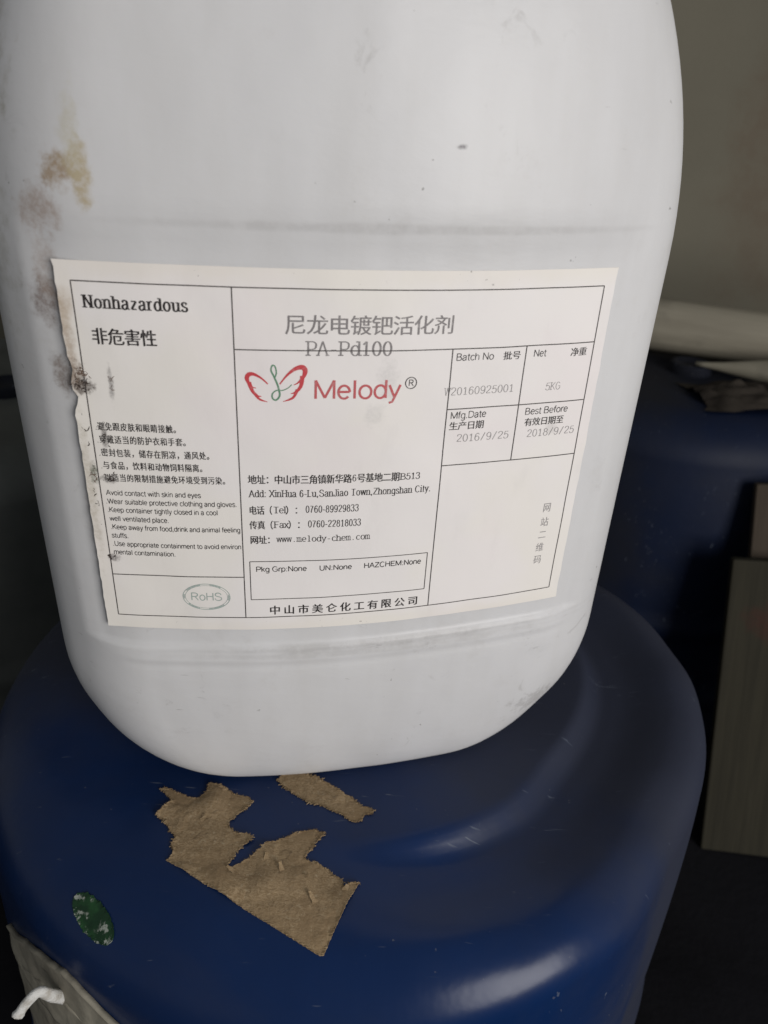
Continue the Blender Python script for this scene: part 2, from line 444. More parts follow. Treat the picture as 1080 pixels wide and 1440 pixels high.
# ------------------------------------------------------------------ boards leaning on the back drum
def board_mat(name, a, b):
    t = NT(name)
    g = t.noise(1, 5, .65, v=t.scale(t.co, (130, 60, 6)), dist=.4)
    c = t.mix(t.ramp(g, .3, .7), a, b)
    st = t.blob((.05, -.01, .29), .035, .1, .03, .5, 40)
    c = t.mix(t.math('MULTIPLY', st, .8), c, (.05, .022, .016))
    t.bump(g, .5, .002)
    return t.fin(c, .85, .2)
def board(base, top, w, th, mat, label, step=None):
    base, top = Vector(base), Vector(top); up = top-base; L = up.length; up.normalize()
    ex = Vector((.983, -.186, 0)); ex = (ex-up*ex.dot(up)).normalized(); ey = up.cross(ex)
    e = empty('leaning_board', base); e.rotation_euler = Matrix((ex, ey, up)).transposed().to_euler()
    out = [(0, 0), (w, 0), (w, L)] + ([(step[0], L), (step[0], L-step[1])] if step else []) + [(0, L-(step[1] if step else 0))]
    bm = bmesh.new()
    f = bm.faces.new([bm.verts.new((x, 0, z)) for x, z in out])
    r = bmesh.ops.extrude_face_region(bm, geom=[f])
    for v in [g for g in r['geom'] if isinstance(g, bmesh.types.BMVert)]: v.co.y += th
    bmesh.ops.recalc_face_normals(bm, faces=bm.faces[:])
    bmesh.ops.bevel(bm, geom=bm.edges[:], offset=.0022, segments=2, affect='EDGES', profile=.6)
    me = bpy.data.meshes.new('board'); bm.to_mesh(me); bm.free()
    link('plank', me, mat, e, smooth=False)
    return tag(e, label, 'board', 'boards leaning on the back drum')
board((.395, .605, .001), (.379, .705, ZO-.424), .20, .014, board_mat('olive_board', (.034, .031, .021), (.025, .023, .016)),  # both boards toned dark, standing in for shade from out of view
      'wide olive brown board leaning on the back drum')
board((.432, .625, .001), (.400, .745, ZO-.352), .10, .013, board_mat('brown_board', (.068, .053, .040), (.050, .040, .030)),
      'narrow brown board rising above the wide olive board it stands behind')

# ------------------------------------------------------------------ white jerrycan
YAW = .19938
TX, TY, TZ = -.01329, .27681, ZO-.13491          # centre of the label on the can's face
K, UC = 2.03845, -.005
HA, HB, XC, RC = .140, .120, .004, .045           # half width, half depth, centre, corner radius
ZB = (ZO-.326)-TZ+.0002                           # base of the can below the label's centre
SH0, SHR = .080, .22                             # where the shoulder begins and its radius
def panel(x, z):
    w = ss(-.0890, -.0858, z)*(1-ss(.0912, .0940, z))*(1-ss(.110, .117, abs(x-.001)))
    bead = (math.exp(-((z+.0945)/.0022)**2)+.6*math.exp(-((z+.1015)/.0020)**2)+.5*math.exp(-((z-.0985)/.0022)**2))*(1-ss(.095, .112, abs(x-.006)))
    return .0020*w-.0006*bead
def can_wob(x, z):
    return 0.0012*noise.noise(Vector((x*13, 4.2, z*11)))+.00030*noise.noise(Vector((x*60, 1.2, z*45)))
def face_y(x, z):
    return K/2*(x-UC)**2+panel(x, z)+can_wob(x, z)
can = empty('jerrycan', (0, 0, 0), YAW)
OX, OY, OZ = XC, HB, ZB
cy, sy_ = math.cos(YAW), math.sin(YAW)
can.location = (TX+cy*OX-sy_*OY, TY+sy_*OX+cy*OY, TZ+OZ)
tag(can, 'white plastic jerrycan with printed paper label, standing on the blue drum', 'jerrycan')
loc = lambda x, y, z: (x-OX, y-OY, z-OZ)

def ring(ins, z, n=(96, 14, 24)):
    a, b = HA-ins, HB-ins*(.36 if z < 0 else .45); rc = max(RC-ins*.15, .012)
    pts = []
    nf, nc, nb = n
    for i in range(nf): pts.append((-(a-rc)+2*(a-rc)*i/nf, -b))
    for i in range(nc): t_ = math.pi/2*i/nc; pts.append((a-rc+rc*math.sin(t_), -b+rc-rc*math.cos(t_)))
    for i in range(nb): pts.append((a, -b+rc+2*(b-rc)*i/nb))
    for i in range(nc): t_ = math.pi/2*i/nc; pts.append((a-rc+rc*math.cos(t_), b-rc+rc*math.sin(t_)))
    for i in range(nb): pts.append((a-rc-2*(a-rc)*i/nb, b))
    for i in range(nc): t_ = math.pi/2*i/nc; pts.append((-(a-rc)-rc*math.sin(t_), b-rc+rc*math.cos(t_)))
    for i in range(nb): pts.append((-a, b-rc-2*(b-rc)*i/nb))
    for i in range(nc): t_ = math.pi/2*i/nc; pts.append((-(a-rc)-rc*math.cos(t_), -(b-rc)-rc*math.sin(t_)))
    out = []
    for x, y in pts:
        X = x+XC; Y = y+HB
        fr = 1-ss(0, 2*HB*.55, Y)
        Y += K/2*min(abs(X-UC), HA-.5*RC)**2*fr
        Y += (panel(X, z)+can_wob(X, z))*(1-ss(.02, .05, Y))
        out.append(loc(X, Y, z))
    return out
rings = []
RB = .082
nb_ = 22
for i in range(nb_+1):
    a = math.pi/2*i/nb_
    rings.append((.064*(1-math.sin(a)), ZB+RB*(1-math.cos(a))))
z = ZB+RB
zs = []
while z < SH0-.001:
    z += .0011 if (-.108 < z < -.08 or .07 < z) else .0075
    zs.append(min(z, SH0))
for z in zs: rings.append((0, z))
for i in range(1, 25):
    a = math.radians(45)*i/24; rings.append((SHR*(1-math.cos(a)), SH0+SHR*math.sin(a)))
li, lz = rings[-1]
for i in range(1, 9):
    a = math.radians(45+45*i/8); rings.append((li+.04*(math.cos(math.radians(45))-math.cos(a)), lz+.04*(math.sin(a)-math.sin(math.radians(45)))))
lastz = rings[-1][1]; lasti = rings[-1][0]
rings.append((lasti+.012, lastz+.004))
vs = []; fs = []
for ins, z in rings: vs += ring(ins, z)
n = len(ring(0, 0))
for i in range(len(rings)-1):
    for k in range(n): fs.append((i*n+k, i*n+(k+1) % n, (i+1)*n+(k+1) % n, (i+1)*n+k))
fs.append(tuple(reversed(range(n)))); fs.append(tuple((len(rings)-1)*n+k for k in range(n)))

def can_mat():
    t = NT('white_polyethylene')
    c = t.mix(t.ramp(t.noise(6, 5), .3, .7), (.642, .643, .648), (.612, .613, .622))
    L = lambda u, z: loc(u, 0, z)
    # grime, rubbed-in dirt and a rust-yellow run near the left edge
    g = t.math('MULTIPLY', t.ramp(t.noise(38, 6, .7), .56, .74), .16)
    c = t.mix(g, c, (.40, .38, .35))
    for (u, z, rx, rz, col, k) in ((-.0985, .107, .0065, .0075, (.30, .20, .10), .85), (-.0915, .107, .0045, .012, (.42, .33, .17), .8), (-.0935, .118, .004, .015, (.48, .44, .30), .45),
                                  (-.108, .0945, .0085, .010, (.30, .20, .14), .6), (-.110, .064, .007, .011, (.16, .11, .09), .7),
                                  (-.1075, .037, .005, .010, (.17, .125, .10), .75), (-.1085, .076, .006, .012, (.35, .27, .22), .5),
                                  (-.102, -.030, .006, .03, (.42, .38, .35), .4), (-.122, .165, .012, .055, (.30, .285, .22), .75), (-.130, .10, .012, .07, (.36, .35, .30), .5)):
        b = t.blob(L(u, z), rx, .06, rz, .55, 150)
        c = t.mix(t.math('MULTIPLY', b, k), c, col)
    # step shading painted into the colour along the label panel's lip
    for z, k in ((.0928, .24), (-.0890, .36), (-.0925, .28)):
        b = t.blob(L(.02, z), .115, .06, .0022, .22, 45)
        c = t.mix(t.math('MULTIPLY', b, k), c, (.26, .25, .24))
    sm = t.ramp(t.noise(1, 4, .6, v=t.scale(t.co, (34, 34, 7))), .35, .75, 0, .22)
    c = t.mix(sm, c, (.46, .45, .43))
    sm2 = t.math('MULTIPLY', t.ramp(t.noise(75, 5, .7, dist=.8), .60, .72), t.ramp(t.noise(13, 2), .48, .64))
    c = t.mix(t.math('MULTIPLY', sm2, .36), c, (.30, .29, .28))
    # scuffs and specks
    s1 = t.math('MULTIPLY', t.ramp(t.noise(1, 3, .6, v=t.scale(t.co, (70, 70, 420))), .70, .76), t.ramp(t.noise(17, 3), .5, .62))
    c = t.mix(t.math('MULTIPLY', s1, .5), c, (.30, .29, .29))
    s2 = t.math('MULTIPLY', t.ramp(t.noise(240, 2), .735, .77), t.ramp(t.noise(24, 2), .5, .6))
    c = t.mix(t.math('MULTIPLY', s2, .7), c, (.16, .15, .14))
    b = t.blob(L(.034, .1195), .0022, .06, .0010, .3, 300); c = t.mix(t.math('MULTIPLY', b, .8), c, (.08, .07, .08))
    b = t.blob(L(.104, -.148), .014, .08, .008, .8, 300); c = t.mix(t.math('MULTIPLY', b, .45), c, (.25, .24, .23))
    t.bump(t.noise(1, 4, .6, v=t.scale(t.co, (60, 60, 130))), .10, .002)
    t.b.inputs['Subsurface Weight'].default_value = .22
    t.b.inputs['Subsurface Radius'].default_value = (1.0, .95, .9); t.b.inputs['Subsurface Scale'].default_value = .006
    return t.fin(c, .42, .35)
M_can = can_mat()
body = link('body', mesh('can_body', vs, fs), M_can, can)
# top handle and cap (above the frame)
tp = lastz+.004
hv = [loc(XC, HB-.05, tp-.004), loc(XC, HB-.045, tp+.03), loc(XC, HB, tp+.042), loc(XC, HB+.05, tp+.03), loc(XC, HB+.06, tp-.004)]
tube('handle', hv, lambda t_: .012, M_can, can, 16, 1.2)
vs = []; fs = []; n = 48
for r, z in ((.027, -.004), (.027, .022), (.025, .025), (.002, .025)):
    for k in range(n):
        a = 2*math.pi*k/n; rr = r+(.0012*(k % 2) if r > .026 else 0)
        q = loc(XC+.072+rr*math.cos(a), HB-.005+rr*math.sin(a), tp+z); vs.append(q)
for i in range(3):
    for k in range(n): fs.append((i*n+k, i*n+(k+1) % n, (i+1)*n+(k+1) % n, (i+1)*n+k))
fs.append(tuple(3*n+k for k in range(n)))
link('screw_cap', mesh('cap', vs, fs), M_can, can)

# ------------------------------------------------------------------ the paper label
AL = -.00305
def on_label(u, v, up):
    x = u*math.cos(AL)-v*math.sin(AL); z = u*math.sin(AL)+v*math.cos(AL)
    y = K/2*(x-UC)**2+.0020*(1-ss(.108, .113, abs(x)))+can_wob(x, z)-.0002
    y -= .00012*noise.noise(Vector((x*45, 7, z*40)))
    return loc(x, y-up, z)
def paper_mat():
    t = NT('label_paper')
    c = t.mix(t.ramp(t.noise(12, 4), .3, .7), (.82, .785, .768), (.795, .768, .755))
    L = lambda u, z: loc(u, 0, z)
    sx = t.n('ShaderNodeSeparateXYZ'); t.lk(t.co, sx.inputs[0])
    x = t.math('ADD', sx.outputs[0], OX); zz = t.math('ADD', sx.outputs[2], OZ)
    nz = t.math('MULTIPLY', t.math('SUBTRACT', t.noise(60, 4), .5), .012)
    edge = t.math('MAXIMUM', t.ramp(t.math('ADD', x, nz), -.094, -.104), t.math('MAXIMUM', t.ramp(t.math('ADD', zz, nz), .070, .079), t.ramp(t.math('ADD', zz, nz), -.071, -.079)))
    c = t.mix(t.math('MULTIPLY', edge, .28), c, (.72, .66, .53))
    c = t.mix(t.ramp(t.noise(16, 3, .5), .42, .62, 0, .6), c, (.805, .775, .715))
    c = t.mix(t.ramp(t.noise(21, 3, .5, v=t.scale(t.co, loc=(3, 1, 2))), .5, .66, 0, .5), c, (.80, .745, .745))
    grey = t.math('MULTIPLY', t.ramp(t.noise(1, 5, .6, v=t.scale(t.co, (45, 45, 20))), .55, .75), .12)
    c = t.mix(grey, c, (.45, .43, .42))
    for (u, z, rx, rz, col, k, s, nn) in ((-.1045, .050, .0035, .020, (.33, .24, .16), .6, 160, .5), (-.103, .037, .0045, .008, (.20, .14, .10), .75, 330, .9),
                                  (-.1005, .0335, .0045, .0038, (.07, .05, .04), .85, 420, .9), (-.1035, .062, .004, .008, (.45, .35, .24), .5, 150, .5),
                                  (-.104, -.010, .003, .035, (.45, .41, .33), .6, 200, .7), (-.0955, .013, .0014, .006, (.07, .06, .055), .8, 500, .7),
                                  (-.096, -.005, .004, .0022, (.06, .05, .05), .8, 500, .7), (-.1015, -.003, .0018, .006, (.12, .14, .10), .8, 400, .9),
                                  (-.0985, -.042, .003, .0022, (.06, .05, .05), .75, 420, .8), (-.0905, .0345, .0012, .008, (.16, .15, .15), .6, 420, .7),
                                  (.0125, .0385, .005, .010, (.50, .49, .48), .35, 240, .8), (.008, .0235, .0045, .006, (.55, .54, .53), .35, 240, .8),
                                  (.086, .0125, .003, .0035, (.45, .43, .42), .4, 260, .6)):
        b = t.blob(L(u, z), rx, .06, rz, nn*.6, s)
        c = t.mix(t.math('MULTIPLY', b, k), c, col)
    spk = t.math('MULTIPLY', t.ramp(t.noise(520, 2), .71, .75), t.math('MULTIPLY', edge, t.ramp(t.noise(70, 3), .45, .6)))
    c = t.mix(t.math('MULTIPLY', spk, .9), c, (.07, .06, .055))
    t.bump(t.noise(1, 4, .6, v=t.scale(t.co, (70, 70, 40))), .12, .0015)
    return t.fin(c, .48, .35)
nu, nv = 84, 60; vs = []; fs = []
U0, U1, V0, V1 = -.1052, .1050, -.0785, .0787
for lay in (0, 1):
    for j in range(nv+1):
        for i in range(nu+1):
            u = U0+(U1-U0)*i/nu; v = V0+(V1-V0)*j/nv
            if i == 0: u += .0006*noise.noise(Vector((v*260, 2, 0)))+(.0020*math.exp(-((v-.028)/.003)**2)+.0014*math.exp(-((v-.040)/.004)**2))
            if i == nu: u += .0004*noise.noise(Vector((v*120, 5, 0)))
            lift = 0
            if i == 0 and -.05 < v < .06: lift = .00015+.00015*noise.noise(Vector((v*200, 8, 0)))
            vs.append(on_label(u, v, lift-(0.00018 if lay else 0)))
N = (nu+1)*(nv+1); w = nu+1
for j in range(nv):
    for i in range(nu):
        q = (j*w+i, j*w+i+1, (j+1)*w+i+1, (j+1)*w+i); fs.append(q); fs.append(tuple(N+k for k in reversed(q)))
rim = [(i, N+i, N+i+1, i+1) for i in range(nu)]+[(nv*w+i, nv*w+i+1, N+nv*w+i+1, N+nv*w+i) for i in range(nu)]
rim += [(j*w, (j+1)*w, N+(j+1)*w, N+j*w) for j in range(nv)]+[(j*w+nu, N+j*w+nu, N+(j+1)*w+nu, (j+1)*w+nu) for j in range(nv)]
for q in rim:                                     # the cut edge has vertices of its own, so the sheet's face stays flat to the edge
    b = len(vs); vs += [vs[k] for k in q]; fs.append((b, b+1, b+2, b+3))
label = link('label', mesh('label', vs, fs), paper_mat(), can)
for p_ in label.data.polygons:
    if p_.index >= 2*nu*nv: p_.use_smooth = False
tag(label, 'cream paper label printed with a ruled table, grimy along its left edge')

def ink(name, col, wear=.25, rough=.5):
    t = NT(name)
    c = t.mix(t.math('MULTIPLY', t.ramp(t.noise(420, 3, .6), .52, .68), wear), col, (.55, .53, .52))
    return t.fin(c, rough, .3)
I_black = ink('black_ink', (.030, .026, .026), .22)
I_dark = ink('worn_black_ink', (.055, .050, .050), .42)
I_grey = ink('grey_ink', (.23, .215, .215), .35)
I_pale = ink('pale_grey_ink', (.33, .315, .315), .45)
I_red = ink('red_ink', (.52, .115, .12), .25)
I_wing = ink('crimson_ink', (.55, .065, .075), .2)
I_green = ink('green_ink', (.13, .27, .17), .25)
I_rohs = ink('grey_green_ink', (.36, .43, .40), .4)
I_line = ink('table_ink', (.055, .048, .046), .2)

UP = .00010
def to_label(name, vs, fs, mat):
    return link(name, mesh(name, [on_label(x, y, UP+z) for x, y, z in vs], fs), mat, label, smooth=False)

def strip(pts, wid, z=0, vs=None, fs=None):
    """ribbon of varying width along a polyline"""
    n = len(pts); b = len(vs)
    for i in range(n):
        p, q = pts[max(i-1, 0)], pts[min(i+1, n-1)]
        dx, dy = q[0]-p[0], q[1]-p[1]; l = math.hypot(dx, dy) or 1
        wd = wid(i/(n-1), dx/l, dy/l)/2
        vs.append((pts[i][0]-dy/l*wd, pts[i][1]+dx/l*wd, z)); vs.append((pts[i][0]+dy/l*wd, pts[i][1]-dx/l*wd, z))
    for i in range(n-1): fs.append((b+2*i, b+2*i+1, b+2*i+3, b+2*i+2))
def spline(P, k=7):
    out = []
    for i in range(len(P)-1):
        a = P[max(i-1, 0)]; b = P[i]; c = P[i+1]; d = P[min(i+2, len(P)-1)]
        for j in range(k):
            t = j/k
            out.append(tuple(.5*(2*b[e]+(c[e]-a[e])*t+(2*a[e]-5*b[e]+4*c[e]-d[e])*t*t+(3*b[e]-a[e]-3*c[e]+d[e])*t**3) for e in (0, 1)))
    out.append(tuple(P[-1])); return out
def arc(cx, cy, rx, ry, a0=0, a1=360, k=18):
    return [(cx+rx*math.cos(math.radians(a0+(a1-a0)*i/k)), cy+ry*math.sin(math.radians(a0+(a1-a0)*i/k))) for i in range(k+1)]

# skeleton alphabet: cap height .7, x height .5; advance, list of centre lines
def Ln(*p): return list(p)
XH = .5
def bowl(cx=.27, rx=.20): return arc(cx, .25, rx, .25)
G = {
 'a': (.52, [spline([(.07,.38),(.13,.47),(.25,.5),(.37,.45),(.40,.34)]), Ln((.40,.36),(.40,0)), spline([(.40,.29),(.20,.26),(.07,.19),(.06,.09),(.14,.005),(.26,.01),(.40,.13)])]),
 'b': (.54, [Ln((.08,.7),(.08,0)), bowl(.28,.20)]), 'c': (.48, [arc(.27,.25,.20,.25,40,320)]), 'd': (.54, [Ln((.46,.7),(.46,0)), bowl(.26,.20)]),
 'e': (.52, [Ln((.07,.26),(.45,.26)), arc(.26,.25,.20,.25,0,318)]), 'f': (.30, [Ln((.13,0),(.13,.55)), spline([(.13,.53),(.15,.66),(.29,.69)]), Ln((.02,.49),(.27,.49))]),
 'g': (.54, [bowl(.26,.20), Ln((.46,.5),(.46,-.04)), spline([(.46,-.04),(.42,-.17),(.26,-.21),(.09,-.16)])]),
 'h': (.54, [Ln((.08,.7),(.08,0)), spline([(.08,.33),(.16,.46),(.29,.5),(.41,.45),(.44,.32)]), Ln((.44,.34),(.44,0))]),
 'i': (.22, [Ln((.11,.5),(.11,0)), Ln((.11,.63),(.11,.71))]), 'j': (.22, [Ln((.11,.5),(.11,-.1)), spline([(.11,-.1),(.07,-.2),(-.02,-.2)])]),
 'k': (.48, [Ln((.08,.7),(.08,0)), Ln((.40,.5),(.09,.20)), Ln((.19,.29),(.43,0))]), 'l': (.22, [Ln((.11,.7),(.11,0))]),
 'm': (.82, [Ln((.08,.5),(.08,0)), spline([(.08,.34),(.15,.46),(.26,.5),(.37,.46),(.40,.33)]), Ln((.40,.35),(.40,0)), spline([(.40,.34),(.47,.46),(.58,.5),(.70,.46),(.73,.33)]), Ln((.73,.35),(.73,0))]),
 'n': (.54, [Ln((.08,.5),(.08,0)), spline([(.08,.33),(.16,.46),(.29,.5),(.41,.45),(.44,.32)]), Ln((.44,.34),(.44,0))]),
 'o': (.54, [bowl(.27,.21)]), 'p': (.54, [Ln((.08,.5),(.08,-.2)), bowl(.28,.20)]),
 'r': (.345, [Ln((.09,.5),(.09,0)), spline([(.09,.32),(.16,.45),(.25,.5),(.34,.48)])]),
 's': (.46, [spline([(.39,.39),(.33,.47),(.22,.5),(.10,.46),(.08,.37),(.15,.29),(.27,.24),(.38,.19),(.40,.10),(.33,.02),(.21,0),(.10,.03),(.05,.12)])]),
 't': (.30, [Ln((.14,.65),(.14,.09)), spline([(.14,.10),(.17,.01),(.28,.01)]), Ln((.02,.49),(.27,.49))]),
 'u': (.54, [Ln((.09,.5),(.09,.17)), spline([(.09,.19),(.12,.05),(.24,0),(.37,.05),(.45,.17)]), Ln((.45,.5),(.45,0))]),
 'v': (.48, [Ln((.04,.5),(.24,0)), Ln((.44,.5),(.24,0))]), 'w': (.70, [Ln((.03,.5),(.18,0)), Ln((.35,.5),(.18,0)), Ln((.35,.5),(.52,0)), Ln((.67,.5),(.52,0))]),
 'x': (.48, [Ln((.05,.5),(.43,0)), Ln((.43,.5),(.05,0))]), 'y': (.48, [Ln((.04,.5),(.24,.02)), Ln((.44,.5),(.24,.0),(.17,-.16),(.05,-.2))]),
 'z': (.48, [Ln((.06,.47),(.42,.47)), Ln((.42,.47),(.06,.03)), Ln((.06,.03),(.43,.03))]),
 'A': (.68, [Ln((.03,0),(.34,.7)), Ln((.34,.7),(.65,0)), Ln((.14,.24),(.54,.24))]),
 'B': (.66, [Ln((.10,.7),(.10,0)), spline([(.10,.68),(.36,.68),(.50,.62),(.52,.53),(.46,.42),(.34,.37),(.10,.37)]), spline([(.30,.37),(.50,.33),(.58,.20),(.50,.05),(.34,.02),(.10,.02)])]),
 'C': (.70, [arc(.37,.35,.30,.35,42,318)]), 'D': (.70, [Ln((.10,.7),(.10,0)), spline([(.10,.68),(.34,.67),(.55,.58),(.63,.35),(.55,.12),(.34,.03),(.10,.02)])]),
 'E': (.64, [Ln((.10,.7),(.10,0)), Ln((.10,.67),(.57,.67)), Ln((.10,.37),(.52,.37)), Ln((.10,.03),(.59,.03))]),
 'F': (.58, [Ln((.10,.7),(.10,0)), Ln((.10,.67),(.54,.67)), Ln((.10,.36),(.47,.36))]),
 'G': (.74, [arc(.38,.35,.31,.35,42,335), Ln((.42,.34),(.67,.34),(.67,.10))]),
 'H': (.70, [Ln((.10,.7),(.10,0)), Ln((.60,.7),(.60,0)), Ln((.10,.37),(.60,.37))]),
 'J': (.46, [Ln((.36,.7),(.36,.16)), spline([(.36,.18),(.33,.04),(.20,0),(.07,.05),(.04,.18)])]),
 'K': (.66, [Ln((.10,.7),(.10,0)), Ln((.58,.7),(.11,.27)), Ln((.25,.40),(.62,0))]), 'L': (.56, [Ln((.10,.7),(.10,0)), Ln((.10,.03),(.53,.03))]),
 'M': (.82, [Ln((.09,0),(.09,.7)), Ln((.09,.7),(.41,.03)), Ln((.41,.03),(.73,.7)), Ln((.73,.7),(.73,0))]),
 'N': (.70, [Ln((.10,0),(.10,.7)), Ln((.10,.7),(.60,0)), Ln((.60,0),(.60,.7))]),
 'P': (.64, [Ln((.10,.7),(.10,0)), spline([(.10,.68),(.38,.68),(.55,.61),(.58,.49),(.53,.37),(.38,.31),(.10,.31)])]),
 'R': (.70, [Ln((.10,.7),(.10,0)), spline([(.10,.68),(.38,.68),(.55,.61),(.58,.51),(.53,.40),(.38,.35),(.10,.35)]), Ln((.36,.35),(.62,0))]),
 'S': (.66, [spline([(.56,.53),(.50,.64),(.34,.70),(.16,.66),(.09,.54),(.15,.43),(.33,.37),(.52,.30),(.59,.19),(.53,.06),(.34,0),(.14,.05),(.06,.19)])]),
 'T': (.62, [Ln((.31,.7),(.31,0)), Ln((.04,.67),(.58,.67))]), 'U': (.70, [Ln((.10,.7),(.10,.24)), spline([(.10,.26),(.16,.07),(.35,0),(.54,.07),(.60,.26)]), Ln((.60,.24),(.60,.7))]),
 'W': (.92, [Ln((.03,.7),(.25,0)), Ln((.46,.7),(.25,0)), Ln((.46,.7),(.67,0)), Ln((.89,.7),(.67,0))]),
 'X': (.66, [Ln((.05,.7),(.61,0)), Ln((.61,.7),(.05,0))]), 'Z': (.62, [Ln((.06,.67),(.56,.67)), Ln((.56,.67),(.05,.03)), Ln((.05,.03),(.58,.03))]),
 '0': (.54, [arc(.27,.35,.20,.35)]), '1': (.54, [Ln((.28,.7),(.28,0)), Ln((.28,.69),(.12,.55))]),
 '2': (.54, [spline([(.08,.53),(.13,.66),(.27,.70),(.42,.65),(.45,.52),(.38,.38),(.20,.20),(.07,.04)]), Ln((.07,.03),(.47,.03))]),
 '3': (.54, [spline([(.08,.57),(.15,.68),(.27,.70),(.41,.65),(.42,.50),(.35,.40),(.22,.37)]), spline([(.24,.37),(.40,.33),(.46,.20),(.40,.05),(.26,0),(.12,.03),(.06,.16)])]),
 '5': (.54, [Ln((.44,.67),(.15,.67),(.10,.36)), spline([(.10,.36),(.20,.43),(.32,.43),(.44,.35),(.46,.20),(.39,.04),(.25,0),(.12,.03),(.06,.15)])]),
 '6': (.54, [arc(.27,.22,.19,.22), spline([(.44,.58),(.37,.68),(.26,.69),(.13,.58),(.08,.36),(.08,.20)])]),
 '7': (.54, [Ln((.06,.67),(.46,.67)), spline([(.46,.66),(.31,.42),(.22,.18),(.20,0)])]),
 '8': (.54, [arc(.27,.53,.16,.16), arc(.27,.19,.20,.19)]), '9': (.54, [arc(.27,.48,.19,.22), spline([(.10,.12),(.17,.02),(.28,.01),(.41,.12),(.46,.34),(.46,.50)])]),
 '-': (.36, [Ln((.05,.26),(.31,.26))]), '.': (.26, [Ln((.13,-.01),(.13,.08))]), ',': (.26, [Ln((.14,.08),(.13,0),(.07,-.11))]),
 ':': (.26, [Ln((.13,-.01),(.13,.08)), Ln((.13,.40),(.13,.49))]), '/': (.40, [Ln((.02,-.02),(.36,.72))]), ' ': (.27, []),
 '(': (.32, [spline([(.27,.74),(.13,.52),(.10,.30),(.13,.06),(.27,-.16)])]), ')': (.32, [spline([(.05,.74),(.19,.52),(.22,.30),(.19,.06),(.05,-.16)])]),
}
def latin(ch, style, wt):
    adv, sk = G[ch]; vs = []; fs = []
    for i, p in enumerate(sk):
        if style == 'sans': wid = lambda t, dx, dy: wt
        else: wid = lambda t, dx, dy: max(wt*(.42+.58*abs(dy)**1.5), .056)
        if ch == '-': wid = lambda t, dx, dy: .07
        if ch in '.:' or (ch == 'i' and i == 1): wid = lambda t, dx, dy: max(wt, .09)
        strip(p, wid, i*1.5e-6, vs, fs)
        if style != 'sans' and len(p) == 2 and abs(p[0][0]-p[1][0]) < .012 and ch not in '.:':
            for (x, y) in p:
                if y in (0, .7, .5, -.2) and not (y == .7 and ch in '1T'):
                    hl = .115+wt*.4; hr = hl
                    if y in (.5, .7) and ch.islower(): hr = 0
                    if ch in 'du' and y == 0: hl = 0
                    if ch == 'a': hl = 0
                    yy = y+(.018 if y <= 0 else -.018)
                    strip([(x-hl, yy), (x+hr, yy)], lambda t, dx, dy: .058, (i+6)*1.5e-6, vs, fs)
        elif style != 'sans' and ch in 'AXvwxyWk' and len(p) >= 2:
            for (x, y) in (p[0], p[-1]):
                if y in (0, .7, .5) and not (ch in 'vwyW' and y == 0) and not (ch == 'A' and y == .7):
                    yy = y+(.018 if y <= 0 else -.018)
                    strip([(x-.12, yy), (x+.12, yy)], lambda t, dx, dy: .055, (i+6)*1.5e-6, vs, fs)
    return vs, fs, adv
_cj = {}
def cjk_raw(ch):
    if ch not in _cj:
        c = bpy.data.curves.new('glyph', 'FONT'); c.body = ch; c.size = 1; c.resolution_u = 3
        o = bpy.data.objects.new('glyph', c); C.objects.link(o)
        bpy.context.view_layer.update()
        dg = bpy.context.evaluated_depsgraph_get(); oe = o.evaluated_get(dg); me = oe.to_mesh()
        _cj[ch] = ([(v.co.x, v.co.y) for v in me.vertices], [tuple(p.vertices) for p in me.polygons])
        oe.to_mesh_clear(); bpy.data.objects.remove(o); bpy.data.curves.remove(c)
    return _cj[ch]
_rv = cjk_raw('国')[0]
_x0, _x1 = min(v[0] for v in _rv), max(v[0] for v in _rv); _y0, _y1 = min(v[1] for v in _rv), max(v[1] for v in _rv)
def cjk(ch, bold):
    """glyph in a unit em box with its foot at 0; struck twice, shifted sideways, so that uprights come out heavier"""
    rv, rf = cjk_raw(ch); s = .86/(_x1-_x0); vs = []; fs = []
    for k in range(2 if bold else 1):
        b = len(vs)
        for x, y in rv: vs.append(((x-_x0)*s+.07+(k-.5*(bold > 0))*bold, (y-_y0)*.90/(_y1-_y0)+.02+k*bold*.25, k*2e-6))
        fs += [tuple(b+i for i in f) for f in rf]
    return vs, fs, 1.0
def line(text, u0, u1, v, h, mat, style='sans', wt=.09, bold=.0, name='printed_text', track=0., slant=0):
    """h: height of a capital (or of a full-width character) in mm; stretched to run from u0 to u1"""
    vs = []; fs = []; x = 0
    iscj = lambda c: ord(c) > 0x2000
    full = any(iscj(c) for c in text)
    for c in text:
        if iscj(c): gv, gf, ad = cjk(c, bold); sc = 1.0; dy = 0
        else:
            gv, gf, ad = latin(c, 'sans' if style == 'sans' else 'serif', wt); sc = (1.0 if full else 1.0); dy = .08 if full else 0
            if style == 'mono' and c != ' ':
                off = (.56-ad)/2 if ad <= .56 else 0; kx = 1 if ad <= .56 else .54/ad
                gv = [(p[0]*kx+off, p[1], p[2]) for p in gv]; ad = .56
        b = len(vs)
        vs += [((x+p[0]*sc), p[1]*sc+dy, p[2]) for p in gv]; fs += [tuple(b+i for i in f) for f in gf]
        x += ad*sc+track
    sx = (u1-u0)/1000/x; sy = h/1000/(1.0 if full else .7)
    return to_label(name, [(u0/1000+p[0]*sx+slant*p[1]*sy, v/1000+p[1]*sy, p[2]) for p in vs], fs, mat)

